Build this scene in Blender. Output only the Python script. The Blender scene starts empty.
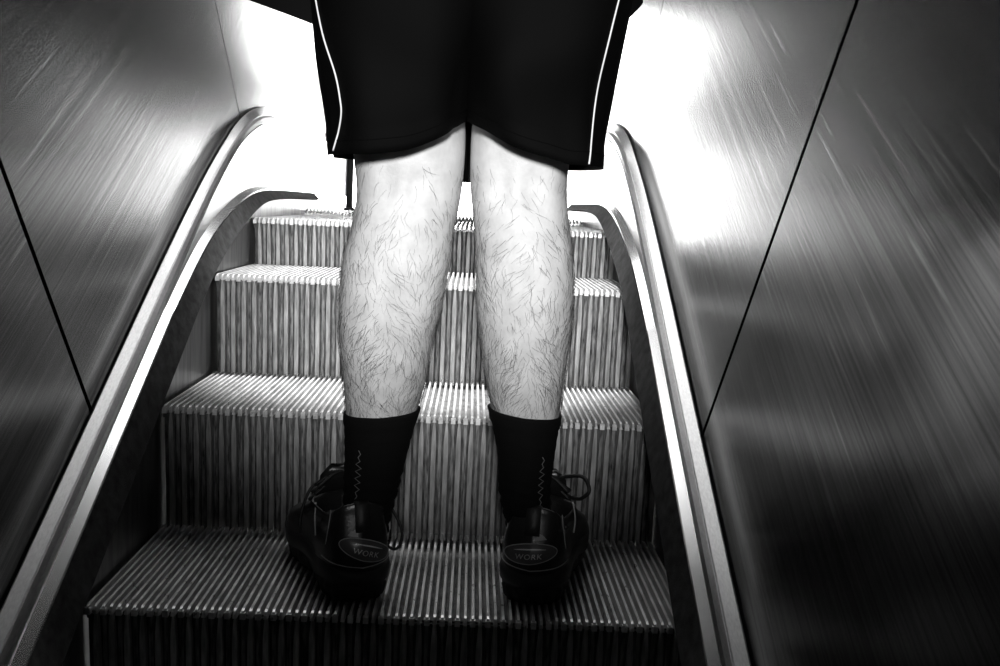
import bpy, bmesh, math, random
from mathutils import Vector, Matrix
from mathutils.bvhtree import BVHTree

random.seed(7)
SC = bpy.context.scene
COL = SC.collection
PI = math.pi

# ------------------------------------------------------------------ camera
cam_d = bpy.data.cameras.new('camera')
cam_d.sensor_width = 36.0
cam_d.lens = 1089.0 * 36.0 / 1000.0
cam_d.clip_start = 0.02
cam = bpy.data.objects.new('camera', cam_d)
COL.objects.link(cam)
pit, yaw, rol = .1153, .0282, .0439
fwd = Vector((math.sin(yaw) * math.cos(pit), math.cos(yaw) * math.cos(pit), -math.sin(pit)))
rgt = Vector((math.cos(yaw), -math.sin(yaw), 0))
upv = rgt.cross(fwd)
Rr = math.cos(rol) * rgt + math.sin(rol) * upv
Ur = -math.sin(rol) * rgt + math.cos(rol) * upv
cam.matrix_world = Matrix(((Rr.x, Ur.x, -fwd.x, .0728), (Rr.y, Ur.y, -fwd.y, -1.2351),
                           (Rr.z, Ur.z, -fwd.z, .4820), (0, 0, 0, 1)))
SC.camera = cam

# ------------------------------------------------------------------ world, exposure
w = bpy.data.worlds.new('world')
SC.world = w
w.use_nodes = True
w.node_tree.nodes['Background'].inputs[0].default_value = (1, 1, 1, 1)
w.node_tree.nodes['Background'].inputs[1].default_value = 11.0     # overcast daylight outside the exit
vs = SC.view_settings
vs.view_transform = 'Standard'
vs.look = 'None'
vs.gamma = 1.0
vs.exposure = 0.0
vs.use_curve_mapping = False

# unseen spot behind the viewer on the legs; its narrow cone imitates vignetting
sl = bpy.data.lights.new('rear_spot', 'SPOT')
sl.energy = 325
sl.spot_size = math.radians(23.5)
sl.spot_blend = 1.0
sl.shadow_soft_size = 0.12
so = bpy.data.objects.new('rear_spot', sl)
COL.objects.link(so)
so.location = (0.10, -2.15, .84)
so.rotation_euler = (Vector((0.05, .3, .53)) - so.location).to_track_quat('-Z', 'Y').to_euler()

# unseen spot added above the upper steps to brighten their treads
dl = bpy.data.lights.new('tread_fill_spot', 'SPOT')
dl.energy = 800
dl.spot_size = math.radians(21)
dl.spot_blend = .55
dl.shadow_soft_size = 0.06
do_ = bpy.data.objects.new('tread_fill_spot', dl)
COL.objects.link(do_)
do_.location = (-.02, .92, 2.62)
do_.rotation_euler = (Vector((-.02, .74, .2)) - do_.location).to_track_quat('-Z', 'Y').to_euler()

PANEL_EMIT = 3.4      # strength of the unseen panels added for the deck strips to reflect
SIGN_EMIT = 6.0        # strength of the backlit posters of the upper hall


# ------------------------------------------------------------------ helpers
def tag(o, label=None, cat=None, group=None, kind=None):
    if label: o['label'] = label
    if cat: o['category'] = cat
    if group: o['group'] = group
    if kind: o['kind'] = kind
    return o


def link_mesh(name, me, mats, parent=None, smooth=True):
    o = bpy.data.objects.new(name, me)
    COL.objects.link(o)
    for m in (mats if isinstance(mats, (list, tuple)) else [mats]):
        me.materials.append(m)
    if smooth:
        for p in me.polygons: p.use_smooth = True
    if parent: o.parent = parent
    return o


def build(name, bm, mats, parent=None, smooth=True, recalc=True):
    if recalc: bmesh.ops.recalc_face_normals(bm, faces=bm.faces[:])
    me = bpy.data.meshes.new(name)
    bm.to_mesh(me)
    bm.free()
    return link_mesh(name, me, mats, parent, smooth)


def pydata(name, verts, faces, mats, parent=None, smooth=True):
    me = bpy.data.meshes.new(name)
    me.from_pydata([tuple(v) for v in verts], [], faces)
    bm = bmesh.new(); bm.from_mesh(me)
    bmesh.ops.recalc_face_normals(bm, faces=bm.faces[:])
    bm.to_mesh(me); bm.free()
    return link_mesh(name, me, mats, parent, smooth)


def empty(name, loc=(0, 0, 0)):
    o = bpy.data.objects.new(name, None)
    o.empty_display_size = .05
    COL.objects.link(o)
    o.location = loc
    return o


def box(bm, lo, hi, mat=0):
    vs_ = [bm.verts.new((x, y, z)) for z in (lo[2], hi[2]) for y in (lo[1], hi[1]) for x in (lo[0], hi[0])]
    for f in ((0, 2, 3, 1), (4, 5, 7, 6), (0, 1, 5, 4), (2, 6, 7, 3), (0, 4, 6, 2), (1, 3, 7, 5)):
        fc = bm.faces.new([vs_[i] for i in f]); fc.material_index = mat


def prism(bm, rings, cap=True, closed=True, mat=0):
    """loft a list of equally long rings (closed loops of points)"""
    rv = [[bm.verts.new(p) for p in r] for r in rings]
    n = len(rv[0])
    for a, b in zip(rv[:-1], rv[1:]):
        for i in range(n if closed else n - 1):
            j = (i + 1) % n
            f = bm.faces.new((a[i], a[j], b[j], b[i])); f.material_index = mat
    if cap and closed:
        f = bm.faces.new(rv[0]); f.material_index = mat
        f = bm.faces.new(rv[-1][::-1]); f.material_index = mat
    return rv


def catmull(pts, sub=6):
    pts = [Vector(p) for p in pts]
    P = [pts[0] * 2 - pts[1]] + pts + [pts[-1] * 2 - pts[-2]]
    out = []
    for i in range(1, len(P) - 2):
        a, b, c, d = P[i - 1], P[i], P[i + 1], P[i + 2]
        for k in range(sub):
            t = k / sub
            out.append(.5 * ((2 * b) + (c - a) * t + (2 * a - 5 * b + 4 * c - d) * t * t + (3 * b - a - 3 * c + d) * t ** 3))
    out.append(pts[-1])
    return out


def tube(bm, pts, r, seg=8, mat=0):
    pts = [Vector(p) for p in pts]
    rr = r if isinstance(r, (list, tuple)) else [r] * len(pts)
    rings = []
    t0 = (pts[1] - pts[0]).normalized()
    nrm = t0.orthogonal().normalized()
    for i, p in enumerate(pts):
        t = (pts[min(i + 1, len(pts) - 1)] - pts[max(i - 1, 0)]).normalized()
        nrm = (nrm - t * nrm.dot(t))
        nrm = nrm.normalized() if nrm.length > 1e-6 else t.orthogonal().normalized()
        bi = t.cross(nrm)
        rings.append([p + (nrm * math.cos(2 * PI * k / seg) + bi * math.sin(2 * PI * k / seg)) * rr[i] for k in range(seg)])
    prism(bm, rings, mat=mat)


def interp(tab, z):
    """piecewise smooth interpolation of a table [(z, a, b, ...)] sorted by z"""
    if z <= tab[0][0]: return list(tab[0][1:])
    if z >= tab[-1][0]: return list(tab[-1][1:])
    for i in range(len(tab) - 1):
        if tab[i][0] <= z <= tab[i + 1][0]: break
    p0 = tab[max(i - 1, 0)]; p1 = tab[i]; p2 = tab[i + 1]; p3 = tab[min(i + 2, len(tab) - 1)]
    h = p2[0] - p1[0]; t = (z - p1[0]) / h
    out = []
    for k in range(1, len(p1)):
        m1 = (p2[k] - p0[k]) / max(p2[0] - p0[0], 1e-6) * h
        m2 = (p3[k] - p1[k]) / max(p3[0] - p1[0], 1e-6) * h
        out.append((2 * t ** 3 - 3 * t * t + 1) * p1[k] + (t ** 3 - 2 * t * t + t) * m1 + (-2 * t ** 3 + 3 * t * t) * p2[k] + (t ** 3 - t * t) * m2)
    return out


# ------------------------------------------------------------------ materials
def mat(name, base=.5, rough=.5, metal=0.0, spec=.5, noise=None, bump=None, rnoise=None, aniso=0, coat=0):
    """noise=(scale xyz, lo, hi, detail): base value between lo and hi; bump=(scale xyz, strength, dist); rnoise=(scale xyz, lo, hi)"""
    m = bpy.data.materials.new(name)
    m.use_nodes = True
    nt = m.node_tree
    b = nt.nodes['Principled BSDF']
    b.inputs['Base Color'].default_value = (base, base, base, 1)
    b.inputs['Roughness'].default_value = rough
    b.inputs['Metallic'].default_value = metal
    b.inputs['Specular IOR Level'].default_value = spec
    b.inputs['Anisotropic'].default_value = aniso
    b.inputs['Coat Weight'].default_value = coat
    tc = nt.nodes.new('ShaderNodeTexCoord')

    def nz(scale, detail=4.0, rough_=.55):
        mp = nt.nodes.new('ShaderNodeMapping')
        mp.inputs['Scale'].default_value = scale
        nt.links.new(tc.outputs['Object'], mp.inputs['Vector'])
        n = nt.nodes.new('ShaderNodeTexNoise')
        n.inputs['Scale'].default_value = 1.0
        n.inputs['Detail'].default_value = detail
        n.inputs['Roughness'].default_value = rough_
        nt.links.new(mp.outputs[0], n.inputs['Vector'])
        return n.outputs['Fac']

    def rng(src, lo, hi, a=.3, c=.7):
        r = nt.nodes.new('ShaderNodeMapRange')
        r.inputs['From Min'].default_value = a
        r.inputs['From Max'].default_value = c
        r.inputs['To Min'].default_value = lo
        r.inputs['To Max'].default_value = hi
        nt.links.new(src, r.inputs['Value'])
        return r.outputs['Result']
    if noise:
        nt.links.new(rng(nz(noise[0], noise[3] if len(noise) > 3 else 4.0), noise[1], noise[2]), b.inputs['Base Color'])
    if rnoise:
        nt.links.new(rng(nz(rnoise[0]), rnoise[1], rnoise[2]), b.inputs['Roughness'])
    if bump:
        bp = nt.nodes.new('ShaderNodeBump')
        bp.inputs['Strength'].default_value = bump[1]
        bp.inputs['Distance'].default_value = bump[2]
        nt.links.new(nz(bump[0]), bp.inputs['Height'])
        nt.links.new(bp.outputs[0], b.inputs['Normal'])
    return m


def emit(name, strength, v=1.0, pattern=None):
    m = bpy.data.materials.new(name)
    m.use_nodes = True
    nt = m.node_tree
    nt.nodes.clear()
    o = nt.nodes.new('ShaderNodeOutputMaterial')
    e = nt.nodes.new('ShaderNodeEmission')
    e.inputs[0].default_value = (v, v, v, 1)
    e.inputs[1].default_value = strength
    nt.links.new(e.outputs[0], o.inputs[0])
    return m


def steel_wall(name):
    """scuffed brushed steel: fine grain across the panel, long scratches, patchy polish"""
    m = mat(name, base=.42, rough=.21, metal=1.0)
    nt = m.node_tree
    b = nt.nodes['Principled BSDF']
    # brushed along the slope: the gloss spreads square to the grain
    b.inputs['Anisotropic'].default_value = .7
    tg = nt.nodes.new('ShaderNodeCombineXYZ')
    tg.inputs[0].default_value = 0; tg.inputs[1].default_value = -.4985; tg.inputs[2].default_value = .8669
    nt.links.new(tg.outputs[0], b.inputs['Tangent'])
    tc = nt.nodes.new('ShaderNodeTexCoord')
    mp = nt.nodes.new('ShaderNodeMapping')
    mp.inputs['Rotation'].default_value = (math.radians(-30), 0, 0)
    nt.links.new(tc.outputs['Object'], mp.inputs['Vector'])
    mp2 = nt.nodes.new('ShaderNodeMapping')
    mp2.inputs['Scale'].default_value = (60, 12, 420)
    nt.links.new(mp.outputs[0], mp2.inputs['Vector'])
    n1 = nt.nodes.new('ShaderNodeTexNoise')
    n1.inputs['Scale'].default_value = 1
    n1.inputs['Detail'].default_value = 5
    nt.links.new(mp2.outputs[0], n1.inputs['Vector'])
    n2 = nt.nodes.new('ShaderNodeTexNoise')
    n2.inputs['Scale'].default_value = 700
    n2.inputs['Detail'].default_value = 2
    nt.links.new(tc.outputs['Object'], n2.inputs['Vector'])
    ad = nt.nodes.new('ShaderNodeMath'); ad.operation = 'ADD'
    nt.links.new(n1.outputs['Fac'], ad.inputs[0]); ad.inputs[1].default_value = 0
    bp = nt.nodes.new('ShaderNodeBump')
    bp.inputs['Strength'].default_value = .035
    bp.inputs['Distance'].default_value = .002
    nt.links.new(ad.outputs[0], bp.inputs['Height'])
    nt.links.new(bp.outputs[0], b.inputs['Normal'])
    # grain and scratches along the slope vary the metal
    def streak(scale, a_, b_, lo, hi):
        mq = nt.nodes.new('ShaderNodeMapping'); mq.inputs['Scale'].default_value = scale
        nt.links.new(mp.outputs[0], mq.inputs['Vector'])
        nn = nt.nodes.new('ShaderNodeTexNoise'); nn.inputs['Scale'].default_value = 1; nn.inputs['Detail'].default_value = 4
        nt.links.new(mq.outputs[0], nn.inputs['Vector'])
        r = nt.nodes.new('ShaderNodeMapRange')
        r.inputs['From Min'].default_value = a_; r.inputs['From Max'].default_value = b_
        r.inputs['To Min'].default_value = lo; r.inputs['To Max'].default_value = hi
        nt.links.new(nn.outputs['Fac'], r.inputs['Value'])
        return r.outputs['Result']
    g1 = streak((2, 1.6, 260), .3, .7, .11, .25)
    g2 = streak((2, 3.5, 120), .64, .72, 0, .16)
    sm_ = nt.nodes.new('ShaderNodeMath'); sm_.operation = 'ADD'
    nt.links.new(g1, sm_.inputs[0]); nt.links.new(g2, sm_.inputs[1])
    nt.links.new(sm_.outputs[0], b.inputs['Base Color'])
    return m


M = {}
M['wall_steel'] = steel_wall('brushed_steel')
M['deck'] = mat('polished_deck_steel', .88, .22, 1.0)
M['trim'] = mat('satin_trim_steel', .8, .32, .92, noise=((500, 8, 300), .72, .88))
M['infill'] = mat('pale_infill_panel', .7, .35, .7, noise=((6, 6, 6), .6, .78))
M['rubber'] = mat('dark_deflector_rubber', .05, .8, 0, .15, noise=((60, 60, 60), .03, .075), bump=((500, 500, 500), .4, .002))
M['skirt'] = mat('skirt_steel', .3, .38, 1.0, noise=((8, 60, 8), .16, .36))
M['gap'] = mat('dark_gap', .01, .8)
M['tread'] = mat('cast_tread_metal', .5, .34, .45, noise=((90, 14, 60), .55, .95), rnoise=((60, 30, 60), .24, .5))
M['mark'] = mat('painted_edge_ribs', .75, .4, .4, noise=((90, 20, 60), .55, .85))
M['riser'] = mat('cast_riser_metal', .5, .5, .35, noise=((160, 60, 22), .22, .62), bump=((400, 400, 200), .3, .001))
M['riser_low'] = mat('dirty_recessed_ribs', .3, .6, .2, noise=((300, 60, 40), .03, .42, 6))
M['groove'] = mat('grimy_groove', .05, .7, .1, noise=((220, 60, 50), .01, .16))
M['skin'] = mat('pale_skin', .60, .55, 0, .35, noise=((38, 38, 38), .50, .66, 5), bump=((260, 260, 260), .35, .0015))
M['skin'].node_tree.nodes['Principled BSDF'].inputs['Subsurface Weight'].default_value = .06
M['skin'].node_tree.nodes['Principled BSDF'].inputs['Subsurface Radius'].default_value = (.3, .3, .3)
M['hair'] = mat('dark_hair', .03, .5)
M['sock'] = mat('black_sock_knit', .005, .9, 0, .1, bump=((30, 30, 900), .5, .001))
M['cloth'] = mat('black_sports_cloth', .0016, .75, 0, .05, bump=((700, 700, 700), .25, .0008))
M['shirt'] = mat('black_shirt_cloth', .005, .9, 0, .1)
M['piping'] = mat('white_piping', .8, .6)
M['leather'] = mat('black_leather', .016, .3, 0, .5, bump=((240, 240, 240), .25, .001))
M['patch'] = mat('grey_leather_patch', .30, .42, 0, .5, bump=((400, 400, 400), .3, .001))
M['sole'] = mat('black_rubber_sole', .028, .55, 0, .4)
M['stitch'] = mat('grey_stitching', .4, .6)
M['sock_stitch'] = mat('grey_sock_thread', .14, .8)
M['badge'] = mat('dark_badge', .09, .3, 0, .6)
M['letter'] = mat('silver_lettering', .85, .4, .3)
M['lace'] = mat('black_lace', .015, .5, 0, .5, bump=((600, 600, 600), .5, .001))
M['glint'] = mat('pale_glint', .45, .4)
M['floor'] = mat('pale_terrazzo', .7, .3, 0, .5, noise=((40, 40, 40), .55, .8))
M['white'] = mat('white_wall_paint', .8, .6)
M['hall'] = mat('dark_grey_hall_cladding', .06, .6)
M['darkwall'] = mat('dark_hall_wall', .02, .7)
M['post'] = mat('dark_post', .05, .4)
M['handrail'] = mat('black_handrail', .01, .35)
M['panel'] = emit('light_panel', PANEL_EMIT)
M['sign'] = emit('lit_poster', SIGN_EMIT)
M['frame'] = mat('dark_frame', .03, .5)

# ------------------------------------------------------------------ geometry of the place
INC = math.radians(29.9)
TAN = math.tan(INC)
X0 = -.016                    # centre line of the balustrades
TD = .312                     # step depth
STEPZ = {0: 0.0, 1: .179, 2: .348, 3: .440, 4: .441}
SX0, SX1 = -.364, .356        # step edges
NR = 40                       # riser ribs; the tread has twice as many
PITCH = (SX1 - SX0) / (2 * NR)


def line(c, y0, y1):
    return [(y0, TAN * y0 + c), (y1, TAN * y1 + c)]


P_DI = catmull([(0, *p) for p in line(.003, -1.6, .3) + [(.5, .2905), (.62, .351), (.72, .388), (.85, .428), (.989, .459), (1.12, .474), (1.35, .481), (1.85, .481)]], 5)
P_DO = catmull([(0, *p) for p in line(.0554, -1.6, .25) + [(.40, .284), (.574, .370), (.698, .418), (.841, .457), (.977, .482), (1.118, .494), (1.3, .497), (1.85, .497)]], 5)
P_BR = catmull([(0, *p) for p in line(.0692, -1.6, .25) + [(.40, .298), (.574, .386), (.698, .434), (.841, .472), (.977, .497), (1.118, .509), (1.3, .511), (1.85, .511)]], 5)
P_B2 = catmull([(0, *p) for p in line(.0692, -1.6, .25) + [(.45, .328), (.616, .424), (.785, .514), (.956, .588), (1.126, .632), (1.24, .646), (1.4, .650), (1.85, .650)]], 5)
P_B = catmull([(0, *p) for p in line(.0795, -1.6, .25) + [(.45, .338), (.648, .447), (.80, .525), (.94, .589), (1.065, .638), (1.221, .674), (1.426, .694), (1.85, .698)]], 5)
YEND = 2.74
for P in (P_BR, P_B2, P_B):
    P.append(Vector((0, YEND, P[-1].z)))


def zat(P, y):
    for a, b in zip(P[:-1], P[1:]):
        if a.y <= y <= b.y:
            return a.z + (b.z - a.z) * (y - a.y) / max(b.y - a.y, 1e-9)
    return P[-1].z if y > P[-1].y else P[0].z + TAN * (y - P[0].y)


def hperp(y, z):
    return -math.sin(INC) * y + math.cos(INC) * z


# ------------------------------------------------------------------ the hall (setting)
def slab(name, pts, thick, m):
    """closed slab from a planar outline and an extrusion vector"""
    bm = bmesh.new()
    t = Vector(thick)
    prism(bm, [[Vector(p) for p in pts], [Vector(p) + t for p in pts]])
    o = build(name, bm, m, smooth=False)
    o['kind'] = 'structure'
    return o


FZ = .440
slab('floor', [(-2.6, 1.60, FZ), (2.6, 1.60, FZ), (2.6, 6.6, FZ), (-2.6, 6.6, FZ)], (0, 0, -.15), M['floor'])
# unseen exit to daylight: wall pieces stepped to shape the reflections in the panels
for x0, x1, z0, z1 in ((-2.6, -1.7, FZ, 2.8), (1.7, 2.6, FZ, 2.8), (-1.7, -1.1, 1.15, 2.8), (-1.1, .5, 2.05, 2.8), (.5, 1.7, 1.15, 2.8)):
    slab('wall_back', [(x0, 6.6, z0), (x1, 6.6, z0), (x1, 6.6, z1), (x0, 6.6, z1)], (0, .15, 0), M['hall'])
bm = bmesh.new()
for x in (-.30, .47): box(bm, (x - .03, 6.62, FZ), (x + .03, 6.70, 2.05))
for x in (-1.55, 1.2): box(bm, (x - .03, 6.62, FZ), (x + .03, 6.70, 1.15))
box(bm, (-1.1, 6.62, 1.36), (.5, 6.70, 1.44))
for z in (.62, .80): box(bm, (-1.7, 6.63, z - .012), (-1.1, 6.67, z + .012)); box(bm, (.5, 6.63, z - .012), (1.7, 6.67, z + .012))
o = build('streak_bars_1', bm, M['frame'], None, False)  # unseen bars added across the exit to streak the steel panels' reflections
o['kind'] = 'structure'
slab('floor', [(-2.6, -4.6, -3.4), (2.6, -4.6, -3.4), (2.6, 1.6, -3.4), (-2.6, 1.6, -3.4)], (0, 0, -.1), M['darkwall'])
slab('floor', [(-2.6, 1.63, -3.4), (2.6, 1.63, -3.4), (2.6, 1.63, FZ - .15), (-2.6, 1.63, FZ - .15)], (0, .1, 0), M['darkwall'])
slab('wall_front', [(-2.6, -4.5, -3.4), (2.6, -4.5, -3.4), (2.6, -4.5, .5), (-2.6, -4.5, .5)], (0, -.1, 0), M['darkwall'])
slab('floor', [(-6, 6.6, FZ - .02), (6, 6.6, FZ - .02), (6, 14, FZ - .02), (-6, 14, FZ - .02)], (0, 0, -.1), M['floor'])
CZ = 2.7
slab('ceiling', [(-2.6, .6, CZ), (2.6, .6, CZ), (2.6, 6.6, CZ), (-2.6, 6.6, CZ)], (0, 0, .1), M['hall'])
slab('ceiling', [(-2.6, -4.5, CZ - TAN * 5.1), (2.6, -4.5, CZ - TAN * 5.1), (2.6, .6, CZ), (-2.6, .6, CZ)], (0, 0, .1), M['darkwall'])
for s, nm in ((-1, 'wall_left'), (1, 'wall_right')):
    x = s * 2.6
    slab(nm, [(x, 1.1, -.5), (x, 6.6, -.5), (x, 6.6, CZ), (x, 1.1, CZ)], (s * .1, 0, 0), M['hall'])
    slab(nm, [(x, -4.5, -3.5), (x, 1.1, -3.5), (x, 1.1, CZ), (x, -4.5, CZ)], (s * .1, 0, 0), M['darkwall'])

# unseen glowing panels, added so that the deck strips reflect white
for x, y0, y1, lab in ((-.58, .84, 3.0, 'long glowing panel added above the landing for the deck reflections, left row'),
                       (.12, .84, 3.0, 'long glowing panel added above the landing for the deck reflections, right row')):
    t = empty('reflection_panel', (x, (y0 + y1) / 2, CZ))
    tag(t, lab, 'light panel', 'added light panels')
    hw = .2
    hl = (y1 - y0) / 2
    bm = bmesh.new(); box(bm, (-hw, -hl, -.055), (hw, hl, -.045)); build('diffuser', bm, M['panel'], t, False)
    bm = bmesh.new()
    box(bm, (-hw - .02, -hl - .02, -.06), (-hw - .001, hl + .02, 0)); box(bm, (hw + .001, -hl - .02, -.06), (hw + .02, hl + .02, 0))
    box(bm, (-hw - .02, -hl - .02, -.06), (hw + .02, -hl - .001, 0)); box(bm, (-hw - .02, hl + .001, -.06), (hw + .02, hl + .02, 0))
    build('frame', bm, M['frame'], t, False)

# dark post on the landing, seen beside the left knee
t = empty('steel_post', (-.383, 2.765, FZ))
tag(t, 'narrow dark end post of the left balustrade on the landing, beside the left knee', 'post')
bm = bmesh.new()
tube(bm, [(0, 0, .012), (0, 0, .95)], .012, 20)
build('shaft', bm, M['post'], t)
bm = bmesh.new()
tube(bm, [(0, 0, 0), (0, 0, .012), (0, 0, .016)], [.02, .02, .014], 24)
build('base', bm, M['post'], t)
bm = bmesh.new()
tube(bm, [(0, 0, .95), (0, 0, .96), (0, 0, .968)], [.014, .014, .006], 20)
build('cap', bm, M['post'], t)

# ------------------------------------------------------------------ escalator steps
def tread_mesh(depth, x_from, x_to, y_from, y_to):
    """ribs along y between rib indices; rib tops at z=0, grooves 9 mm deep; rib noses taper down at the front"""
    bm = bmesh.new()
    for i in range(2 * NR):
        if not (x_from <= i < x_to): continue
        xc = SX0 + (i + .5) * PITCH
        a, b = PITCH * .18, PITCH * .27
        g = -.010
        y0, y1 = y_from, y_to
        nose = y_from < .01
        rings = []
        prof = lambda y, zt, k=1.0: [Vector((xc - b, y, g)), Vector((xc - a * k, y, zt)), Vector((xc + a * k, y, zt)), Vector((xc + b, y, g))]
        if nose:
            rings += [prof(y0 - .001, -.0055, .8), prof(y0 + .002, -.0015), prof(y0 + .007, 0)]
        else:
            rings += [prof(y0, 0)]
        n = 3
        for k in range(1, n + 1): rings.append(prof(y0 + .007 + (y1 - y0 - .007) * k / n, 0))
        prism(bm, rings)
    return bm


def make_step(k, h):
    t = empty('escalator_step', (0, TD * k, STEPZ[k]))
    D = TD + .012 if k != 3 else TD - .001
    back0 = D - .034
    # base plate under the ribs
    bm = bmesh.new()
    box(bm, (SX0, .012, -.02), (SX1, D, -.0095))
    build('tread_plate', bm, M['groove'], t, False)
    build('tread', tread_mesh(D, 3, 2 * NR - 3, 0, back0 - .002), M['tread'], t, False)
    bm = tread_mesh(D, 0, 3, 0, back0 - .002)
    bm2 = tread_mesh(D, 2 * NR - 3, 2 * NR, 0, back0 - .002)
    bm3 = tread_mesh(D, 0, 2 * NR, back0, D)
    for b in (bm2, bm3):
        me = bpy.data.meshes.new('tmp'); b.to_mesh(me); b.free(); bm.from_mesh(me); bpy.data.meshes.remove(me)
    o = build('edge_ribs', bm, M['mark'], t, False)
    o['label'] = 'lighter ribs along the side and rear edges of the tread'
    # riser: backing plate and pointed ribs, bowed back towards its foot
    if h < .03: return t
    off = lambda u: .001 + .013 * math.sin(u * PI / 2) ** 1.5      # u 0 at the nose, 1 at the foot
    N = 14
    bm = bmesh.new()
    ring = []
    for j in range(N + 1):
        u = j / N
        z = -.012 - u * (h + .010 - .012)
        ring.append((off(u) + .0075, z))
    prism(bm, [[Vector((SX0 + .003, y, z)) for y, z in ring] + [Vector((SX0 + .003, y + .006, z)) for y, z in ring[::-1]],
               [Vector((SX1 - .003, y, z)) for y, z in ring] + [Vector((SX1 - .003, y + .006, z)) for y, z in ring[::-1]]])
    build('riser_plate', bm, M['groove'], t, False)
    bm = bmesh.new()
    bg = bmesh.new()
    for i in range(NR):
        xc = SX0 + (2 * i + 1.5) * PITCH
        rings = []
        for j in range(N + 1):
            u = j / N
            z = -.006 - u * (h + .010 - .006)
            d = -z
            hw = PITCH * (.08 + .30 * min(1, max(0, (d - .006) / .034)) ** .7)
            y = off(u)
            rings.append([Vector((xc - hw - .0006, y + .0085, z)), Vector((xc - hw, y, z)), Vector((xc + hw, y, z)), Vector((xc + hw + .0006, y + .0085, z))])
        prism(bm, rings)
        # narrow secondary rib between, set back
        xs = xc + PITCH
        rings = [[Vector((xs - PITCH * .26, off(u) + .0048, -.012 - u * h)), Vector((xs + PITCH * .26, off(u) + .0048, -.012 - u * h)),
                  Vector((xs + PITCH * .16, off(u) + .0085, -.012 - u * h)), Vector((xs - PITCH * .16, off(u) + .0085, -.012 - u * h))] for u in (0, .25, .5, .75, .985)]
        if i < NR - 1: prism(bg, rings)
    o = build('recessed_ribs', bg, M['riser_low'], t, False)
    o['label'] = 'darker dirt-streaked ribs set back between the main riser ribs'
    build('riser', bm, M['riser'], t, False)
    # cross bar with cleat tips right under the nose
    bm = bmesh.new()
    for i in range(2 * NR):
        xc = SX0 + (i + .5) * PITCH
        if i % 2 == 0:
            box(bm, (xc - PITCH * .36, -.0005, -.0115), (xc + PITCH * .36, .006, -.0035))
    build('nose_cleats', bm, M['tread'], t, False)
    return t


labels = {0: 'grooved metal escalator step under the black work shoes',
          1: 'grooved escalator step directly above the one with the shoes, behind the socks',
          2: 'escalator step second above the shoes, riser behind the calves',
          3: 'escalator step third above the shoes, short riser behind the knees',
          4: 'topmost flat escalator step, at the edge of the landing'}
hs = {0: .18, 1: .179, 2: .169, 3: .092, 4: .004}
for k in range(5):
    st = make_step(k, hs[k])
    tag(st, labels[k], 'step', 'escalator steps')

# comb plate between the last step and the landing
t = empty('comb_plate', (0, TD * 5 + .01, FZ))
tag(t, 'flat steel comb plate at the top of the escalator steps', 'comb plate')
bm = bmesh.new()
for i in range(2 * NR):
    xc = SX0 + i * PITCH
    if i: prism(bm, [[Vector((xc - .0015, -.03, .004)), Vector((xc + .0015, -.03, .004)), Vector((xc + .0015, -.03, .006)), Vector((xc - .0015, -.03, .006))],
               [Vector((xc - .003, .03, .004)), Vector((xc + .003, .03, .004)), Vector((xc + .003, .03, .016)), Vector((xc - .003, .03, .016))]])
build('comb_teeth', bm, M['deck'], t, False)
bm = bmesh.new()
box(bm, (SX0, .03, .0), (SX1, .20, .012))
build('plate', bm, M['deck'], t, False)

# ------------------------------------------------------------------ skirting, decks and trim, both sides
def sweep(name, A, m, parent):
    """A: list of stations, each a closed ring of points"""
    bm = bmesh.new()
    prism(bm, A)
    o = build(name, bm, m, parent)
    md = o.modifiers.new('edge', 'EDGE_SPLIT'); md.split_angle = math.radians(18)
    return o


def stations(*paths):
    ys = sorted(set(round(p.y, 4) for P in paths for p in P))
    ys = [y for y in ys if y <= min(P[-1].y for P in paths) + 1e-6]
    out = [ys[0]]
    for y in ys[1:]:
        if y - out[-1] > .012: out.append(y)
    return out


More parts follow.
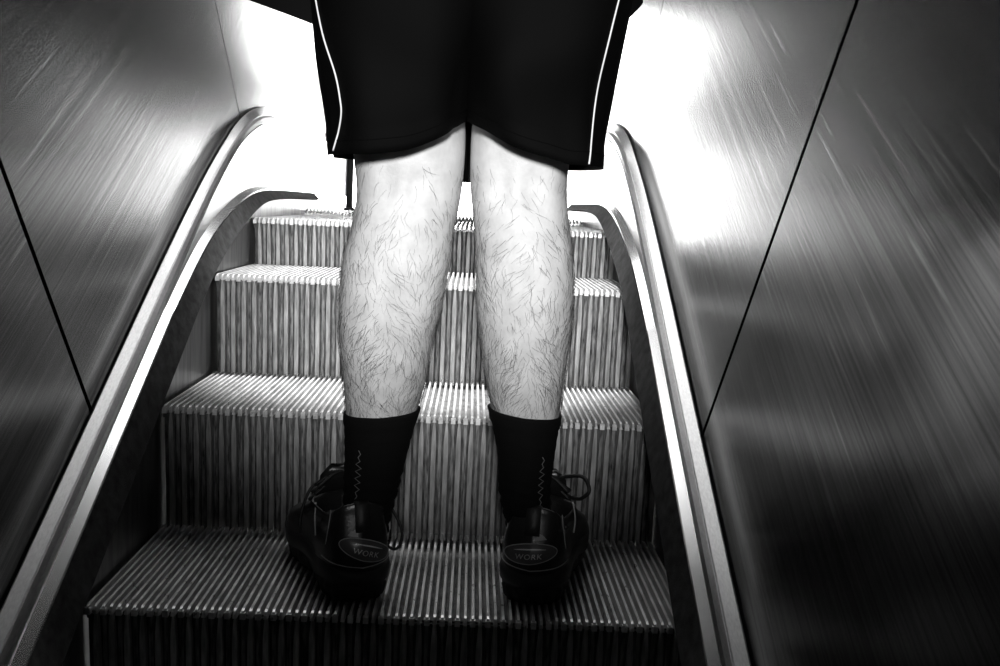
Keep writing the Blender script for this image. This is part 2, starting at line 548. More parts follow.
for s, nm in ((-1, 'left'), (1, 'right')):
    t = empty('escalator_skirting', (X0 + s * .36, -1.6, TAN * -1.6 - .3))
    tag(t, 'steel skirting and deck rail along the %s side of the steps, rising to the landing' % nm, 'escalator skirting', 'escalator skirtings')
    off = Vector(t.location)
    # everything below is given in world coordinates and shifted to the empty
    def W(a, y, z): return Vector((X0 + s * a, y, z)) - off
    skx = .370 if s > 0 else .357
    skx = (SX1 - X0 + .004) if s > 0 else (X0 - SX0 + .004)
    ys = stations(P_DI, P_DO)
    # skirt panel: plain steel plate beside the steps
    sweep('skirt_panel', [[W(skx, y, zat(P_DI, y) - .30), W(skx, y, zat(P_DI, y) + .002), W(skx + .004, y, zat(P_DI, y) + .002), W(skx + .004, y, zat(P_DI, y) - .30)] for y in ys], M['skirt'], t)
    # dark deflector strip, lower edge standing proud of the skirt
    sweep('deflector_strip', [[W(.3445, y, zat(P_DI, y)), W(.361, y, zat(P_DO, y)),
                              W(skx - .0005 if skx > .362 else .3625, y, zat(P_DO, y) - .004), W(skx - .0005 if skx > .362 else .3625, y, zat(P_DI, y) + .004), W(.352, y, zat(P_DI, y) - .003)] for y in ys], M['rubber'], t)
    ys = stations(P_DO, P_BR)
    sweep('deck_strip', [[W(.3612, y, zat(P_DO, y) + .0005), W(.3625, y, zat(P_DO, y) + .0025), W(.3755, y, zat(P_BR, y) - .006), W(.3755, y, zat(P_BR, y) - .026), W(.3665, y, zat(P_DO, y) - .02)] for y in ys], M['deck'], t)
    ys = [y for y in stations(P_BR, P_B2) if y > .35] + [YEND]
    ys = sorted(set(ys))
    sweep('infill_panel', [[W(.3752, y, zat(P_BR, y) - .015), W(.3752, y, max(zat(P_B2, y) - .0035, zat(P_BR, y) + .0002)), W(.379, y, max(zat(P_B2, y) - .0035, zat(P_BR, y) + .0002)), W(.379, y, zat(P_BR, y) - .015)] for y in ys], M['infill'], t)
    ys = sorted(set(stations(P_B2, P_B) + [YEND]))
    tr = []
    for y in ys:
        a, b = zat(P_B2, y), zat(P_B, y)
        d = b - a
        tr.append([W(.3800, y, a + .001), W(.3752, y, a), W(.3775, y, a + .004 + d * .2), W(.385, y, a + d * .45), W(.3865, y, a + d * .45 - .002), W(.388, y, a + d * .5), W(.400, y, b - .001), W(.4027, y, b),
                   W(.4050, y, b - .002), W(.4050, y, b - .03), W(.3800, y, a - .02)])
    sweep('trim_moulding', tr, M['trim'], t)

# ------------------------------------------------------------------ balustrade panels
HT = 1.06


def seam_y(y0, z0, h):
    """point of a seam that starts at (y0, z0) and runs square to the slope up to height h"""
    h0 = hperp(y0, z0)
    return y0 - (h - h0) * math.sin(INC), z0 + (h - h0) * math.cos(INC)


def pane_grid(s, ya, yb):
    """balustrade panel between seams whose feet stand at y = ya and yb"""
    rows = []
    ny = max(8, int((yb - ya) / .04))
    for i in range(ny + 1):
        y = ya + (yb - ya) * i / ny
        z = zat(P_B, y) - .022
        h0 = hperp(y, z)
        hs_ = [h0 + (HT - h0) * j / 14 for j in range(15)]
        rows.append([Vector((X0 + s * (.4058 + .105 * (h - h0)), *seam_y(y, z, h))) for h in hs_])
    return rows


feet = {-1: [-1.45, -.62, .206, 1.098, 1.97, 2.74], 1: [-1.45, -.62, .205, 1.083, 1.97, 2.74]}
plab = {-1: {0: 'scuffed steel side panel on the left, nearest the camera', 1: 'dark steel side panel at the lower left edge, below its slanting seam',
             2: 'large scuffed steel side panel on the left between two seams', 3: 'bright reflective steel side panel at upper left beside the black shorts',
             4: 'farthest steel side panel on the left along the landing'},
        1: {0: 'scuffed steel side panel on the right, nearest the camera', 1: 'dark steel side panel filling the lower right, outside its long slanting seam',
            2: 'large scratched steel side panel on the right between two seams', 3: 'narrow bright steel side panel at upper right beside the shorts',
            4: 'farthest steel side panel on the right along the landing'}}
for s in (-1, 1):
    for i in range(1, 5):
        ya, yb = feet[s][i] + (.004 if i < 3 else .0022), feet[s][i + 1] - (.004 if i < 2 else .0022)
        if i == 1: ya = feet[s][0]
        rows = pane_grid(s, ya, yb)
        o_ = Vector(rows[0][0])
        bm = bmesh.new()
        out = Vector((s * .012, 0, 0))
        f1 = [[bm.verts.new(p - o_) for p in r] for r in rows]
        f2 = [[bm.verts.new(p - o_ + out) for p in r] for r in rows]
        n, q = len(rows), len(rows[0])
        for a in range(n - 1):
            for b in range(q - 1):
                bm.faces.new((f1[a][b], f1[a + 1][b], f1[a + 1][b + 1], f1[a][b + 1]))
                bm.faces.new((f2[a][b], f2[a][b + 1], f2[a + 1][b + 1], f2[a + 1][b]))
        for a in range(n - 1):
            for b in (0, q - 1): bm.faces.new((f1[a][b], f1[a + 1][b], f2[a + 1][b], f2[a][b]))
        for b in range(q - 1):
            for a in (0, n - 1): bm.faces.new((f1[a][b], f1[a][b + 1], f2[a][b + 1], f2[a][b]))
        o = build('balustrade_panel', bm, M['wall_steel'], None, True)
        o.location = o_
        md = o.modifiers.new('edge', 'EDGE_SPLIT'); md.split_angle = math.radians(50)
        tag(o, plab[s][i], 'balustrade panel', 'steel balustrade panels')
    # dark carrier behind the seams
    rows = pane_grid(s, feet[s][0], feet[s][5] - .02)
    bm = bmesh.new()
    prism(bm, [[p + Vector((s * .0125, 0, 0)) for p in r] + [p + Vector((s * .03, 0, 0)) for p in r[::-1]] for r in rows])
    o = build('trim_%d' % (1 if s < 0 else 2), bm, M['gap'], None, False)
    o['kind'] = 'structure'
    # handrail on top
    pts = []
    for y in [feet[s][0] + (feet[s][5] - feet[s][0]) * i / 60 for i in range(61)]:
        z = zat(P_B, y) - .022
        yy, zz = seam_y(y, z, HT)
        pts.append(Vector((X0 + s * (.409 + .105 * (HT - hperp(y, z)) + .012), yy - .042 * math.sin(INC), zz + .042 * math.cos(INC))))
    bm = bmesh.new()
    tube(bm, pts, .032, 14)
    o = build('handrail', bm, M['handrail'])
    tag(o, 'black rubber handrail on top of the %s steel side panels' % ('left' if s < 0 else 'right'), 'handrail', 'handrails')

# ------------------------------------------------------------------ the person
# leg tables: z, x left edge, x right edge, y centre, y half depth
LEGL = [(.02, -.074, -.024, .100, .036), (.08, -.075, -.020, .098, .037), (.125, -.0735, -.011, .098, .041), (.18, -.074, .001, .096, .044), (.225, -.0755, .0115, .094, .050),
        (.265, -.0795, .0215, .090, .056), (.32, -.0855, .0295, .086, .062), (.36, -.0865, .0385, .085, .065), (.41, -.0835, .0450, .087, .066),
        (.45, -.0750, .0490, .092, .064), (.49, -.0700, .0555, .097, .062), (.53, -.0745, .0582, .100, .066), (.58, -.0800, .0584, .100, .074), (.70, -.096, .0590, .098, .088), (.82, -.112, .0600, .095, .100), (.90, -.115, .055, .095, .10)]
LEGR = [(.02, .142, .192, .105, .036), (.08, .132, .186, .100, .037), (.13, .120, .180, .098, .042), (.18, .1155, .183, .096, .044), (.235, .1025, .1885, .094, .050),
        (.29, .0915, .1935, .089, .058), (.335, .0835, .1965, .086, .063), (.38, .0785, .1975, .085, .066), (.425, .0765, .1940, .088, .066),
        (.465, .0720, .1885, .093, .063), (.50, .0670, .1840, .098, .062), (.53, .0653, .1845, .100, .066), (.58, .0650, .192, .100, .074), (.70, .0640, .214, .098, .088), (.82, .0630, .230, .095, .100), (.90, .065, .235, .095, .10)]


def gau(x, s): return math.exp(-(x / s) ** 2)


def leg_pt(tab, z, a, extra=0.0, side=-1):
    """a: angle, -90 deg faces the camera (back of the leg)"""
    xl, xr, yc, ry = interp(tab, z)
    cx, rx = (xl + xr) / 2, (xr - xl) / 2
    ca, sa = math.cos(a), math.sin(a)
    e = .94
    X = rx * math.copysign(abs(ca) ** e, ca)
    Y = ry * math.copysign(abs(sa) ** e, sa)
    back = max(0, -sa)
    d = 0.0
    # two heads of the calf with a shallow furrow, hollow of the knee with its tendons
    d -= .0045 * gau(X - .004 * side, .012) * gau(z - .36, .06) * back
    d -= .0060 * gau(X - .012, .011) * gau(z - .503, .020) * back
    d -= .0045 * gau(X + .020, .010) * gau(z - .503, .022) * back
    d -= .0030 * gau(z - .508, .004) * back * gau(X, .05)
    d += .0035 * gau(X + .042, .012) * gau(z - .51, .05) * back
    d += .0035 * gau(X - .042, .012) * gau(z - .51, .05) * back
    d += .0030 * gau(X, .010) * gau(z - .20, .06) * back           # heel cord
    n = Vector((ca / max(rx, .01), sa / max(ry, .01), 0)).normalized()
    p = Vector((cx + X, yc + Y, z)) + n * (d + extra)
    return p, n


def leg_rings(tab, z0, z1, nz, na=56, extra=0.0, side=-1):
    return [[leg_pt(tab, z0 + (z1 - z0) * j / nz, 2 * PI * i / na, extra, side)[0] for i in range(na)] for j in range(nz + 1)]


def ell_rings(tab, nz, na=40, pw=.9):
    """tab: z, cx, cy, rx, ry"""
    out = []
    z0, z1 = tab[0][0], tab[-1][0]
    for j in range(nz + 1):
        z = z0 + (z1 - z0) * j / nz
        cx, cy, rx, ry = interp(tab, z)
        r = []
        for i in range(na):
            a = 2 * PI * i / na
            c_, s_ = math.cos(a), math.sin(a)
            r.append(Vector((cx + rx * math.copysign(abs(c_) ** pw, c_), cy + ry * math.copysign(abs(s_) ** pw, s_), z)))
        out.append(r)
    return out


BX = .061
bm = bmesh.new()
prism(bm, leg_rings(LEGL, .03, .90, 90, side=-1))
prism(bm, leg_rings(LEGR, .03, .90, 90, side=1))
TORSO = [(.80, BX, .095, .12, .09), (.86, BX, .095, .165, .115), (.94, BX, .098, .175, .118), (1.04, BX, .105, .158, .105), (1.12, BX, .11, .15, .10), (1.25, BX, .11, .168, .112),
         (1.38, BX, .105, .185, .112), (1.46, BX, .105, .175, .095), (1.51, BX, .105, .11, .075), (1.54, BX, .11, .065, .062)]
prism(bm, ell_rings(TORSO, 50))
tube(bm, [(BX, .11, 1.50), (BX, .122, 1.56), (BX, .135, 1.62)], [.064, .058, .058], 24)
HEAD = [(1.575, BX, .175, .030, .045), (1.595, BX, .165, .052, .075), (1.64, BX, .152, .066, .092), (1.70, BX, .147, .074, .101), (1.75, BX, .143, .076, .101), (1.79, BX, .140, .068, .090), (1.82, BX, .138, .045, .062), (1.832, BX, .138, .015, .02)]
prism(bm, ell_rings(HEAD, 36, 36, 1.0))
# nose, brows, ears
tube(bm, [(BX, .236, 1.715), (BX, .258, 1.685), (BX, .262, 1.668), (BX, .245, 1.660)], [.008, .012, .015, .010], 12)
tube(bm, [(BX - .045, .232, 1.722), (BX, .244, 1.724), (BX + .045, .232, 1.722)], .008, 10)
tube(bm, [(BX - .022, .236, 1.634), (BX, .244, 1.635), (BX + .022, .236, 1.634)], .0075, 10)
for s in (-1, 1):
    tube(bm, [(BX + s * .074, .135, 1.715), (BX + s * .083, .126, 1.706), (BX + s * .082, .128, 1.682), (BX + s * .074, .140, 1.665)], [.010, .013, .011, .008], 12)
    # arms: upper arm down, forearm forward, hands loosely together in front
    sh = Vector((BX + s * .195, .105, 1.44)); el = Vector((BX + s * .245, .10, 1.13)); wr = Vector((BX + s * .12, .315, 1.08))
    tube(bm, [sh - Vector((s * .06, 0, -.01)), sh, (sh + el) / 2, el], [.05, .056, .048, .040], 20)
    tube(bm, [el + (el - wr).normalized() * .02, el, el + (wr - el) * .3, wr], [.030, .042, .042, .027], 20)
    d = (wr - el).normalized()
    pl = wr + d * .05
    side_ = Vector((0, 0, 1))
    tube(bm, [wr, wr + d * .03, pl, pl + d * .035], [.026, .031, .034, .026], 16)
    for f, ln in enumerate((.068, .078, .073, .058)):
        b0 = pl + d * .028 + side_ * (.028 - .0185 * f)
        inw = Vector((-s * .5, -.6, 0)).normalized()
        tube(bm, [b0 - d * .02, b0 + d * ln * .40, b0 + d * ln * .66 + inw * ln * .28, b0 + d * ln * .62 + inw * ln * .62], [.0088, .0085, .0080, .0070], 10)
    tube(bm, [wr + d * .025 + side_ * .015, wr + d * .05 + side_ * .040, wr + d * .080 + side_ * .052, wr + d * .102 + side_ * .050], [.012, .0105, .0095, .008], 10)
# feet inside the shoes
for hx, hy, ang in ((-.038, .05, math.radians(19)), (.160, .058, math.radians(-11))):
    dx, dy = -math.sin(ang), math.cos(ang)
    tube(bm, [(hx + dx * .02, hy + dy * .02, .055), (hx + dx * .08, hy + dy * .08, .060), (hx + dx * .16, hy + dy * .16, .052), (hx + dx * .22, hy + dy * .22, .046)], [.020, .026, .026, .018], 16)
bmesh.ops.recalc_face_normals(bm, faces=bm.faces[:])
me = bpy.data.meshes.new('raw')
bm.to_mesh(me); bm.free()
tmp = bpy.data.objects.new('raw', me)
COL.objects.link(tmp)
rm = tmp.modifiers.new('r', 'REMESH'); rm.mode = 'VOXEL'; rm.voxel_size = .0031; rm.use_smooth_shade = True
sm = tmp.modifiers.new('s', 'SMOOTH'); sm.factor = .5; sm.iterations = 3
dg = bpy.context.evaluated_depsgraph_get()
bme = bpy.data.meshes.new_from_object(tmp.evaluated_get(dg))
bpy.data.objects.remove(tmp)
bme.name = 'person'
bme.materials.clear()
person = link_mesh('person', bme, M['skin'])
tag(person, 'person in black shorts, socks and work shoes standing with back turned on the step', 'person')

# eyes and hair
for s in (-1, 1):
    bm = bmesh.new()
    bmesh.ops.create_uvsphere(bm, u_segments=16, v_segments=10, radius=.0125, matrix=Matrix.Translation((BX + s * .031, .2285, 1.703)))
    build('eye', bm, M['piping'], person)
bm = bmesh.new()
rings = []
for j in range(15):
    u = j / 14
    z = 1.655 + (1.842 - 1.655) * u
    cx, cy, rx, ry = interp(HEAD, min(z, 1.83))
    if z > 1.825: rx, ry = .02 * (1 - u) + .004, .025 * (1 - u) + .004
    r = []
    for i in range(36):
        a = 2 * PI * i / 36
        front = max(0, math.sin(a))
        zz = z + max(0, 1.775 - z) * min(1, front * 1.6)
        c2, cy2, rx2, ry2 = interp(HEAD, min(zz, 1.83)) if z <= 1.825 else (cx, cy, rx, ry)
        r.append(Vector((c2 + (rx2 + .008) * math.cos(a), cy2 + (ry2 + .008) * math.sin(a), zz + .006)))
    rings.append(r)
prism(bm, rings)
build('hair', bm, M['hair'], person)

# leg hair: fine dark strands lying on the skin
hv, hf = [], []


def strand(p0, n0, d0, ln, r, tab, side):
    pts = []
    p = p0.copy(); d = d0.copy()
    K = 5
    for k in range(K):
        lift = .0006 + .0022 * math.sin(PI * k / (K - 1)) * .6
        pts.append(p + n0 * lift)
        d = (d + Vector((random.uniform(-.42, .42), 0, random.uniform(-.2, .25)))).normalized()
        d = (d - n0 * d.dot(n0)).normalized()
        p = p + d * ln / (K - 1)
        # keep to the surface
        z = p.z
        xl, xr, yc, ry = interp(tab, z)
        a = math.atan2((p.y - yc) / ry, (p.x - (xl + xr) / 2) / ((xr - xl) / 2))
        q, n0 = leg_pt(tab, z, a, 0, side)
        p = q
    b = len(hv)
    for k, q in enumerate(pts):
        t = (pts[min(k + 1, K - 1)] - pts[max(k - 1, 0)]).normalized()
        u = t.cross(n0).normalized(); v = t.cross(u)
        rr = r * (1 - .75 * k / (K - 1))
        for c in range(3):
            hv.append(q + (u * math.cos(2.094 * c) + v * math.sin(2.094 * c)) * rr)
    for k in range(K - 1):
        for c in range(3):
            e = (c + 1) % 3
            hf.append((b + 3 * k + c, b + 3 * k + e, b + 3 * k + 3 + e, b + 3 * k + 3 + c))


for tab, side in ((LEGL, -1), (LEGR, 1)):
    cnt = 0
    while cnt < 1500:
        z = random.uniform(.228, .53)
        a = random.uniform(-PI * 1.02, PI * .02)
        dens = .30 + .9 * gau(z - .28, .06) + .25 * gau(z - .40, .05) + (.35 if abs(math.cos(a)) > .75 else 0)
        if z > .47: dens *= .45
        if random.random() > dens: continue
        p, n = leg_pt(tab, z, a, 0, side)
        sw = .55 * math.sin(z * 40 + math.cos(a) * 3 + side) + random.gauss(0, .35)
        tang = Vector((-n.y, n.x, 0))
        d = (Vector((0, 0, -1)) + tang * sw).normalized()
        strand(p, n, d, random.uniform(.009, .022), random.uniform(.00010, .00021), tab, side)
        cnt += 1
o = pydata('leg_hair', hv, hf, M['hair'], person)
tag(o, 'fine dark hairs over both calves', kind='stuff')

# socks
for tab, side in ((LEGL, -1), (LEGR, 1)):
    bm = bmesh.new()
    top = .226 if side < 0 else .232
    rings = []
    na = 56
    for j in range(41):
        u = j / 40
        z = .05 + (top - .05) * u
        r = []
        for i in range(na):
            a = 2 * PI * i / na
            fold = .0012 * math.sin(z * 420 + 2.2 * math.cos(a)) * (1 if z < .15 else .25)
            tilt = .004 * math.cos(a) * (-side) * u
            q, n_ = leg_pt(tab, z + tilt, a, .0024 + fold + (.0012 if u > .9 else 0), side)
            r.append(q)
        rings.append(r)
    rings.append([leg_pt(tab, top + .0005 + .004 * math.cos(2 * PI * i / na) * (-side), 2 * PI * i / na, -.001, side)[0] for i in range(na)])
    prism(bm, rings, cap=False)
    sk = build('sock', bm, M['sock'], person)
    # little zigzag of pale stitches up the rear outer side
    bm = bmesh.new()
    pts = []
    for j in range(15):
        z = .122 + .062 * j / 14
        a = math.radians(-112 if side < 0 else -62) + (.10 if j % 2 else -.10) * (1 if 2 < j < 11 else .4)
        pts.append(leg_pt(tab, z, a, .0042, side)[0])
    tube(bm, pts, .0006, 6)
    build('stitching', bm, M['sock_stitch'], sk)

# ------------------------------------------------------------------ shoes
def foot_outline(n, k, back=0.0, ufront=1.0, L=.272, wscale=1.0, heelw=1.0):
    """plan outline of a shoe in local coords (y forward from the heel), n points"""
    tab = [(0, .0), (.015, .016 * heelw), (.05, .031 * heelw), (.12, .0395 * heelw), (.22, .041 * heelw), (.38, .040), (.55, .046), (.70, .0510), (.82, .0485), (.92, .037), (.97, .024), (1.0, .0)]
    pts = []
    m = n // 2
    for i in range(m):
        u = (1 - math.cos(PI * i / m)) / 2
        wdt = interp(tab, u)[0]
        pts.append((-wdt * wscale, back + u * (L * ufront - back)))
    for i in range(m):
        u = (1 + math.cos(PI * i / m)) / 2
        wdt = interp(tab, u)[0]
        pts.append((wdt * wscale, back + u * (L * ufront - back)))
    return pts


def make_shoe(side, hx, hy, ang):
    def T(p):
        c_, s_ = math.cos(ang), math.sin(ang)
        return Vector((hx + p[0] * c_ - p[1] * s_, hy + p[0] * s_ + p[1] * c_, p[2]))
    def bl(name, bm, m, parent, smooth=True):
        for v in bm.verts: v.co = T(v.co)
        return build(name, bm, m, parent, smooth)
    N = 60
    # upper
    bm = bmesh.new()
    rings = []
    for z, uf, ws, bk, hw in ((.034, 1.0, .99, .002, 1), (.040, 1.0, 1.0, .000, 1), (.050, .99, 1.0, -.001, 1), (.058, .95, .99, -.001, 1.0), (.066, .86, .97, .000, 1.0), (.075, .74, .95, .002, .98),
                              (.085, .62, .92, .005, .96), (.094, .54, .89, .009, .93), (.102, .48, .87, .011, .91), (.108, .45, .86, .011, .91), (.111, .44, .84, .013, .91),
                              (.110, .43, .78, .017, .88), (.100, .42, .74, .020, .86), (.086, .41, .72, .022, .86)):
        r = []
        for x, y in foot_outline(N, 0, bk, uf, wscale=ws, heelw=hw):
            dz = 0
            if z > .09: dz = -.012 * gau((y - .065), .045) * gau(abs(x) - .03, .02) + (.012 * gau(y - .010, .016))
            r.append(Vector((x, y, z + dz)))
        rings.append(r)
    prism(bm, rings, cap=False)
    shoe = bl('shoe', bm, M['leather'], person)
    # sole: midsole rim, waist and lugged outsole
    bm = bmesh.new()
    rings = []
    for z, o_, lug in ((.0, -.006, 1), (.004, -.003, 1), (.016, .000, 1), (.018, -.0035, 0), (.0215, -.0035, 0), (.023, .003, 0), (.036, .0045, 0), (.042, .003, 0), (.044, -.002, 0)):
        r = []
        base = foot_outline(N * 2, 0, 0, 1.0)
        for i, (x, y) in enumerate(base):
            cx, cy = 0, .12
            d = Vector((x * 2.2, y - cy)).normalized()
            k = o_ - (.0030 if lug and (i // 2) % 2 else 0)
            zz = z
            if z < .018 and .095 < y < .130: zz = z + .010 * (1 - abs(y - .1125) / .0175) if z < .01 else z
            wave = .003 * math.sin(y * 60) if .02 < z < .045 else 0
            heel_low = -.004 * gau(y, .02) if z > .03 else 0
            r.append(Vector((x + d.x * k, y + d.y * k, max(0, zz + wave + heel_low))))
        rings.append(r)
    prism(bm, rings)
    bl('sole', bm, M['sole'], shoe)
    # outline curves on the heel counter: r(z) surface behind the heel
    def heel_pt(a, z, lift=.0012):
        """a: angle round the heel, 0 straight back"""
        tabz = [(.034, 1.0, .0), (.05, 1.0, -.001), (.066, .97, .0), (.085, .90, .005), (.102, .83, .011), (.112, .82, .012)]
        ws, bk = interp(tabz, z)
        # invert the outline: take u from angle
        u = (1 - math.cos(min(abs(a), 1.4) * .62)) / 2 * 1.0
        tab = [(0, .0), (.015, .016), (.05, .031), (.12, .0395), (.22, .041), (.38, .040)]
        x = interp(tab, u)[0] * ws * (1 if a >= 0 else -1)
        y = bk + u * .265
        nrm = Vector((math.sin(a) , -math.cos(a), 0))
        return Vector((x, y, z)) + nrm * lift
    # leather patches flanking the pull tab
    for sg in (-1, 1):
        bm = bmesh.new()
        g = []
        for i in range(7):
            row = []
            for j in range(6):
                a = sg * (.22 + (.95 - .22) * i / 6)
                ztop = .1115 - .006 * (i / 6)
                z = .083 + (ztop - .083) * j / 5 - .004 * abs(i - 2) / 6
                row.append(heel_pt(a, z, .0016))
            g.append([bm.verts.new(p) for p in row])
        for i in range(6):
            for j in range(5):
                bm.faces.new((g[i][j], g[i + 1][j], g[i + 1][j + 1], g[i][j + 1]))
        bl('collar_patch', bm, M['patch'] if sg == side else M['leather'], shoe)
    # pull tab
    bm = bmesh.new()
    rings = []
    for z, y in ((.088, .001), (.100, .004), (.112, .006), (.120, .010), (.123, .014), (.119, .018), (.110, .020)):
        rings.append([Vector((-.009, y, z)), Vector((.009, y, z)), Vector((.009, y + .002, z)), Vector((-.009, y + .002, z))])
    prism(bm, rings)
    bl('pull_tab', bm, M['lace'], shoe)
    # oval badge on the heel with its rim and lettering
    def badge_pt(u, v, lift):
        # u,v in the badge plane, wraps round the heel
        slant = -.10 if side > 0 else -.30
        x_, z_ = u * math.cos(slant) * 1.0 - v * math.sin(slant), u * math.sin(slant) + v * math.cos(slant)
        if side > 0: z_ = -u * math.sin(slant) * .9 + v
        ofs = -.002 if side > 0 else .004
        return heel_pt_xz(x_ + ofs, .066 + z_, lift)
    def heel_pt_xz(x, z, lift):
        # y of the heel surface for a given x (invert the outline table)
        tabz = [(.034, .0), (.05, -.001), (.066, .0), (.085, .005), (.102, .011)]
        bk = interp(tabz, z)[0]
        lo, hi = 0.0, .2
        tab = [(0, .0), (.015, .016), (.05, .031), (.12, .0395), (.22, .041), (.38, .040)]
        for _ in range(24):
            m_ = (lo + hi) / 2
            if interp(tab, m_)[0] * .97 < abs(x): lo = m_
            else: hi = m_
        u = min(lo, .16)
        nx = x / .045
        return Vector((x, bk + u * .268, z)) + Vector((nx, -math.sqrt(max(.1, 1 - nx * nx)), 0)) * lift
    bm = bmesh.new()
    c0 = bm.verts.new(badge_pt(0, 0, .0040))
    prev = None
    rs = []
    for rr in (.25, .5, .75, 1.0):
        rs.append([bm.verts.new(badge_pt(.031 * rr * math.cos(2 * PI * k / 40), .0125 * rr * math.sin(2 * PI * k / 40), .0040 - .0018 * rr ** 3)) for k in range(40)])
    for k in range(40): bm.faces.new((c0, rs[0][k], rs[0][(k + 1) % 40]))
    for a_, b_ in zip(rs[:-1], rs[1:]):
        for k in range(40): bm.faces.new((a_[k], b_[k], b_[(k + 1) % 40], a_[(k + 1) % 40]))
    bd = bl('heel_badge', bm, M['badge'], shoe)
    bm = bmesh.new()
    pts = [badge_pt(.031 * math.cos(2 * PI * k / 48), .0125 * math.sin(2 * PI * k / 48), .0030) for k in range(49)]
    tube(bm, pts, .0006, 6)
    bl('badge_rim', bm, M['stitch'], shoe)
    for txt, size, v0 in (('WORK', .0090, -.0058),):
        cu = bpy.data.curves.new('txt', 'FONT')
        cu.body = txt; cu.size = size; cu.align_x = 'CENTER'; cu.extrude = 0
        cu.space_character = 1.15
        ob = bpy.data.objects.new('txt', cu); COL.objects.link(ob)
        dg_ = bpy.context.evaluated_depsgraph_get(); dg_.update()
        tm = bpy.data.meshes.new_from_object(ob.evaluated_get(dg_))
        bpy.data.objects.remove(ob)
        bm = bmesh.new(); bm.from_mesh(tm); bpy.data.meshes.remove(tm)
        bmesh.ops.subdivide_edges(bm, edges=bm.edges[:], cuts=1)
        for v in bm.verts: v.co = badge_pt(v.co.x, v.co.y + v0, .0050)
        ext = bmesh.ops.extrude_face_region(bm, geom=bm.faces[:])
        bl('lettering', bm, M['letter'], shoe, False)
    # swoosh stroke and dots above the word
    bm = bmesh.new()
    tube(bm, [badge_pt(-.018 + .036 * k / 8, .0048 + .0012 * math.sin(PI * k / 8), .0044) for k in range(9)], [.0003, .0007, .0009, .001, .001, .001, .0009, .0006, .0003], 6)
    bl('badge_stroke', bm, M['letter'], shoe)
    # seams along the quarter and above the sole
    bm = bmesh.new()
    tube(bm, [heel_pt(-1.3 + 2.6 * k / 24, .048 + .003 * math.cos(k / 24 * 2 * PI), .001) for k in range(25)], .0007, 6)
    for sg in (-1, 1):
        tube(bm, [heel_pt(sg * (1.0 + .012 * k), .108 - .0045 * k, .0016) for k in range(10)], .0006, 6)
    bl('seam', bm, M['stitch'], shoe)
    # tongue
    bm = bmesh.new()
    rings = []
    for y, z, wd in ((.19, .066, .022), (.165, .080, .024), (.145, .095, .026), (.130, .115, .027), (.122, .132, .026), (.120, .140, .020)):
        rings.append([Vector((-wd, y + .006, z - .004)), Vector((-wd * .6, y, z)), Vector((wd * .6, y, z)), Vector((wd, y + .006, z - .004)), Vector((wd * .6, y + .008, z + .003)), Vector((-wd * .6, y + .008, z + .003))])
    prism(bm, rings)
    bl('tongue', bm, M['leather'], shoe)
    # laces: crossings over the tongue and two bow loops falling to the sides
    bm = bmesh.new()
    for k in range(5):
        y = .118 + .018 * k; z = .128 - .0145 * k
        tube(bm, catmull([(-.032, y - .004, z - .012), (0, y + .004, z + .006), (.032, y + .014, z - .014)], 5), .0022, 8)
        tube(bm, catmull([(.032, y - .004, z - .012), (0, y + .004, z + .008), (-.032, y + .014, z - .014)], 5), .0022, 8)
    if side < 0:
        tube(bm, catmull([(.006, .13, .122), (.034, .105, .118), (.052, .070, .098), (.063, .050, .070), (.055, .045, .050), (.040, .055, .058), (.034, .085, .085)], 6), .0020, 8)
        tube(bm, catmull([(-.006, .13, .122), (-.034, .135, .112), (-.05, .125, .080), (-.052, .12, .055)], 6), .0020, 8)
    else:
        tube(bm, catmull([(.006, .13, .128), (.034, .115, .138), (.052, .095, .142), (.060, .085, .128), (.050, .09, .116), (.038, .105, .112)], 6), .0026, 8)
        tube(bm, catmull([(-.006, .13, .125), (-.036, .12, .118), (-.046, .10, .100), (-.043, .095, .075)], 6), .0022, 8)
    bl('lace', bm, M['lace'], shoe)
    # highlights on the laces and collar edges, put in as pale tubes
    if side < 0:
        glints = (('shoe_glint', [(.0385, .075, .108), (.045, .060, .092), (.046, .050, .076), (.041, .046, .060)], [.0012] * 5 + [.0022] * 6 + [.001] * 5),
                  ('shoe_glint', [(-.040, .085, .104), (-.044, .070, .088), (-.045, .060, .070)], .0009))
    else:
        glints = (('lace_end_glint', [(-.034, .085, .128), (-.042, .080, .116), (-.043, .070, .106), (-.040, .065, .092)], [.001] * 3 + [.0034] * 3 + [.0026] * 4 + [.001] * 6),
                  ('shoe_glint', [(.040, .085, .112), (.045, .075, .094), (.045, .065, .078)], .0010))
    for nm_, pp, rr_ in glints:
        bm = bmesh.new()
        tube(bm, catmull(pp, 5), rr_, 8)
        bl(nm_, bm, M['glint'], shoe)
    return shoe


make_shoe(-1, -.044, .034, math.radians(20))
make_shoe(1, .158, .043, math.radians(-11))

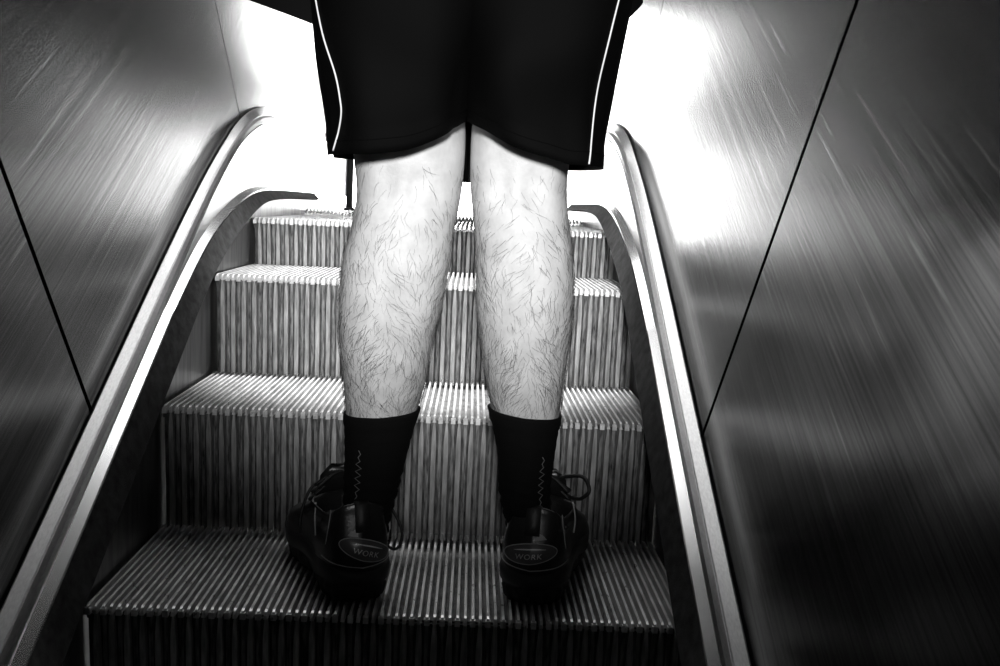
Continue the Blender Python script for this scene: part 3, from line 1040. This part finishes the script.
# ------------------------------------------------------------------ shorts
# each leg of the shorts: z, cx, cy, rx, ry
def shorts_leg(side):
    rings = []
    na, nz = 72, 60
    if side < 0: tab = [(.50, -.0195, .087, .0830, .090), (.56, -.0215, .086, .0855, .097), (.60, -.0220, .085, .0890, .105), (.66, -.0240, .085, .0950, .122), (.74, -.018, .09, .112, .134), (.86, -.005, .092, .130, .142), (1.0, .0, .095, .120, .128)]
    else: tab = [(.50, .1445, .087, .0830, .090), (.56, .1415, .086, .0830, .097), (.60, .1410, .085, .0870, .105), (.66, .1430, .085, .0930, .122), (.74, .139, .09, .110, .134), (.86, .127, .092, .130, .142), (1.0, .122, .095, .120, .128)]
    for j in range(nz + 1):
        r = []
        for i in range(na):
            a = 2 * PI * i / na
            c_, s_ = math.cos(a), math.sin(a)
            inner = -side * c_                     # +1 towards the other leg
            # hem height: higher at the crotch, lowest at the outer rear
            if side < 0: hem = .533 + .034 * max(0, inner + .25) ** 1.6 - .000 * s_ + (.010 if inner < -.96 else 0)
            else: hem = .532 + .033 * max(0, inner + .35) ** 1.3
            if s_ > 0 and inner > 0: hem += (.510 - hem) * min(1, s_ / .25) * min(1, inner / .5)  # front inner hem lowered: black cloth stands in for shade between the thighs
            z = hem + (1.0 - hem) * (j / nz)
            cx, cy, rx, ry = interp(tab, z)
            f = .0045 * math.sin(3 * a + z * 22 * side) * gau(z - .58, .14) + .003 * math.sin(7 * a + 14 * z) * gau(z - .56, .09)
            f += .006 * math.sin((a * 2 + (z - .6) * 30 * -side)) * gau(z - .62, .07) * max(0, -s_)
            hem_roll = .0016 if (z - hem) < .018 else 0
            k = 1.0
            r.append(Vector((cx + (rx + (f + hem_roll) * (1 if abs(c_) < .8 else .4)) * math.copysign(abs(c_) ** .8, c_), cy + (ry + f + hem_roll) * math.copysign(abs(s_) ** .85, s_), z)))
        rings.append(r)
    return rings


bm = bmesh.new()
RL, RG = shorts_leg(-1), shorts_leg(1)
prism(bm, RL, cap=False)
prism(bm, RG, cap=False)
bmesh.ops.recalc_face_normals(bm, faces=bm.faces[:])
bvh = BVHTree.FromBMesh(bm)
shorts = build('shorts', bm, M['cloth'], person)
md = shorts.modifiers.new('t', 'SOLIDIFY'); md.thickness = .002; md.offset = -1
shorts['label'] = 'loose black sports shorts with white piping down the sides'


def on_shorts(x, z, lift=.0012):
    hit = bvh.ray_cast(Vector((x, -1, z)), Vector((0, 1, 0)))
    if hit[0] is None: return None
    return hit[0] + Vector((0, -lift, 0))


for pts in ([(-.1157, .715), (-.103, .663), (-.0875, .62), (-.0815, .592), (-.0805, .577), (-.085, .555), (-.0905, .537)],
            [(.223, .72), (.215, .68), (.207, .63), (.203, .58), (.2005, .545), (.1995, .534)]):
    P = [p for p in (on_shorts(q.x, q.z) for q in catmull([(x, 0, z) for x, z in pts], 8)) if p]
    bm = bmesh.new()
    tube(bm, P, .0010, 8)
    o = build('piping', bm, M['piping'], shorts)
    o['label'] = 'thin white piping'
# hem stitching
for R_ in (RL, RG):
    bm = bmesh.new()
    n_ = len(R_[0])
    ring = [R_[2][i] + (R_[2][i] - sum(R_[2], Vector()) / n_).normalized() * .0006 for i in range(n_)]
    tube(bm, ring + [ring[0]], .0005, 5)
    build('hem_stitching', bm, M['cloth'], shorts)

# shirt: flares over the hips, longer than the shorts' waist
bm = bmesh.new()
rings = []
TAB = [(.66, BX - .003, .09, .199, .150), (.80, BX - .003, .092, .199, .152), (.95, BX, .096, .200, .145), (1.12, BX, .108, .180, .128), (1.30, BX, .108, .190, .132), (1.42, BX, .105, .200, .122), (1.48, BX, .105, .17, .10), (1.53, BX, .108, .08, .075)]
na = 80
for j in range(61):
    r = []
    for i in range(na):
        a = 2 * PI * i / na
        c_, s_ = math.cos(a), math.sin(a)
        hem = .690 + .16 * max(0, min(1, (-s_ - .05) / .35)) + .004 * math.sin(3 * a) + (.10 * max(0, -c_ - .70) if c_ < 0 else .20 * max(0, c_ - .80))
        z = hem + (1.53 - hem) * j / 60
        cx, cy, rx, ry = interp(TAB, z)
        fl = math.exp(-(z - hem) / .10) if z >= hem else 1
        rx += (.085 if c_ < 0 else .006) * fl * abs(c_) ** 2
        f = .004 * math.sin(5 * a) * fl
        r.append(Vector((cx + (rx + f) * math.copysign(abs(c_) ** .9, c_), cy + (ry + f) * math.copysign(abs(s_) ** .9, s_), z)))
    rings.append(r)
prism(bm, rings, cap=False)
for s in (-1, 1):
    sh = Vector((BX + s * .175, .105, 1.445)); el = Vector((BX + s * .245, .10, 1.13))
    pts = [sh, sh + (el - sh) * .25, sh + (el - sh) * .5, sh + (el - sh) * .72]
    tube(bm, pts, [.062, .070, .068, .066], 24)
shirt = build('shirt', bm, M['shirt'], person)
shirt['label'] = 'loose black top with its hem hanging over the shorts'
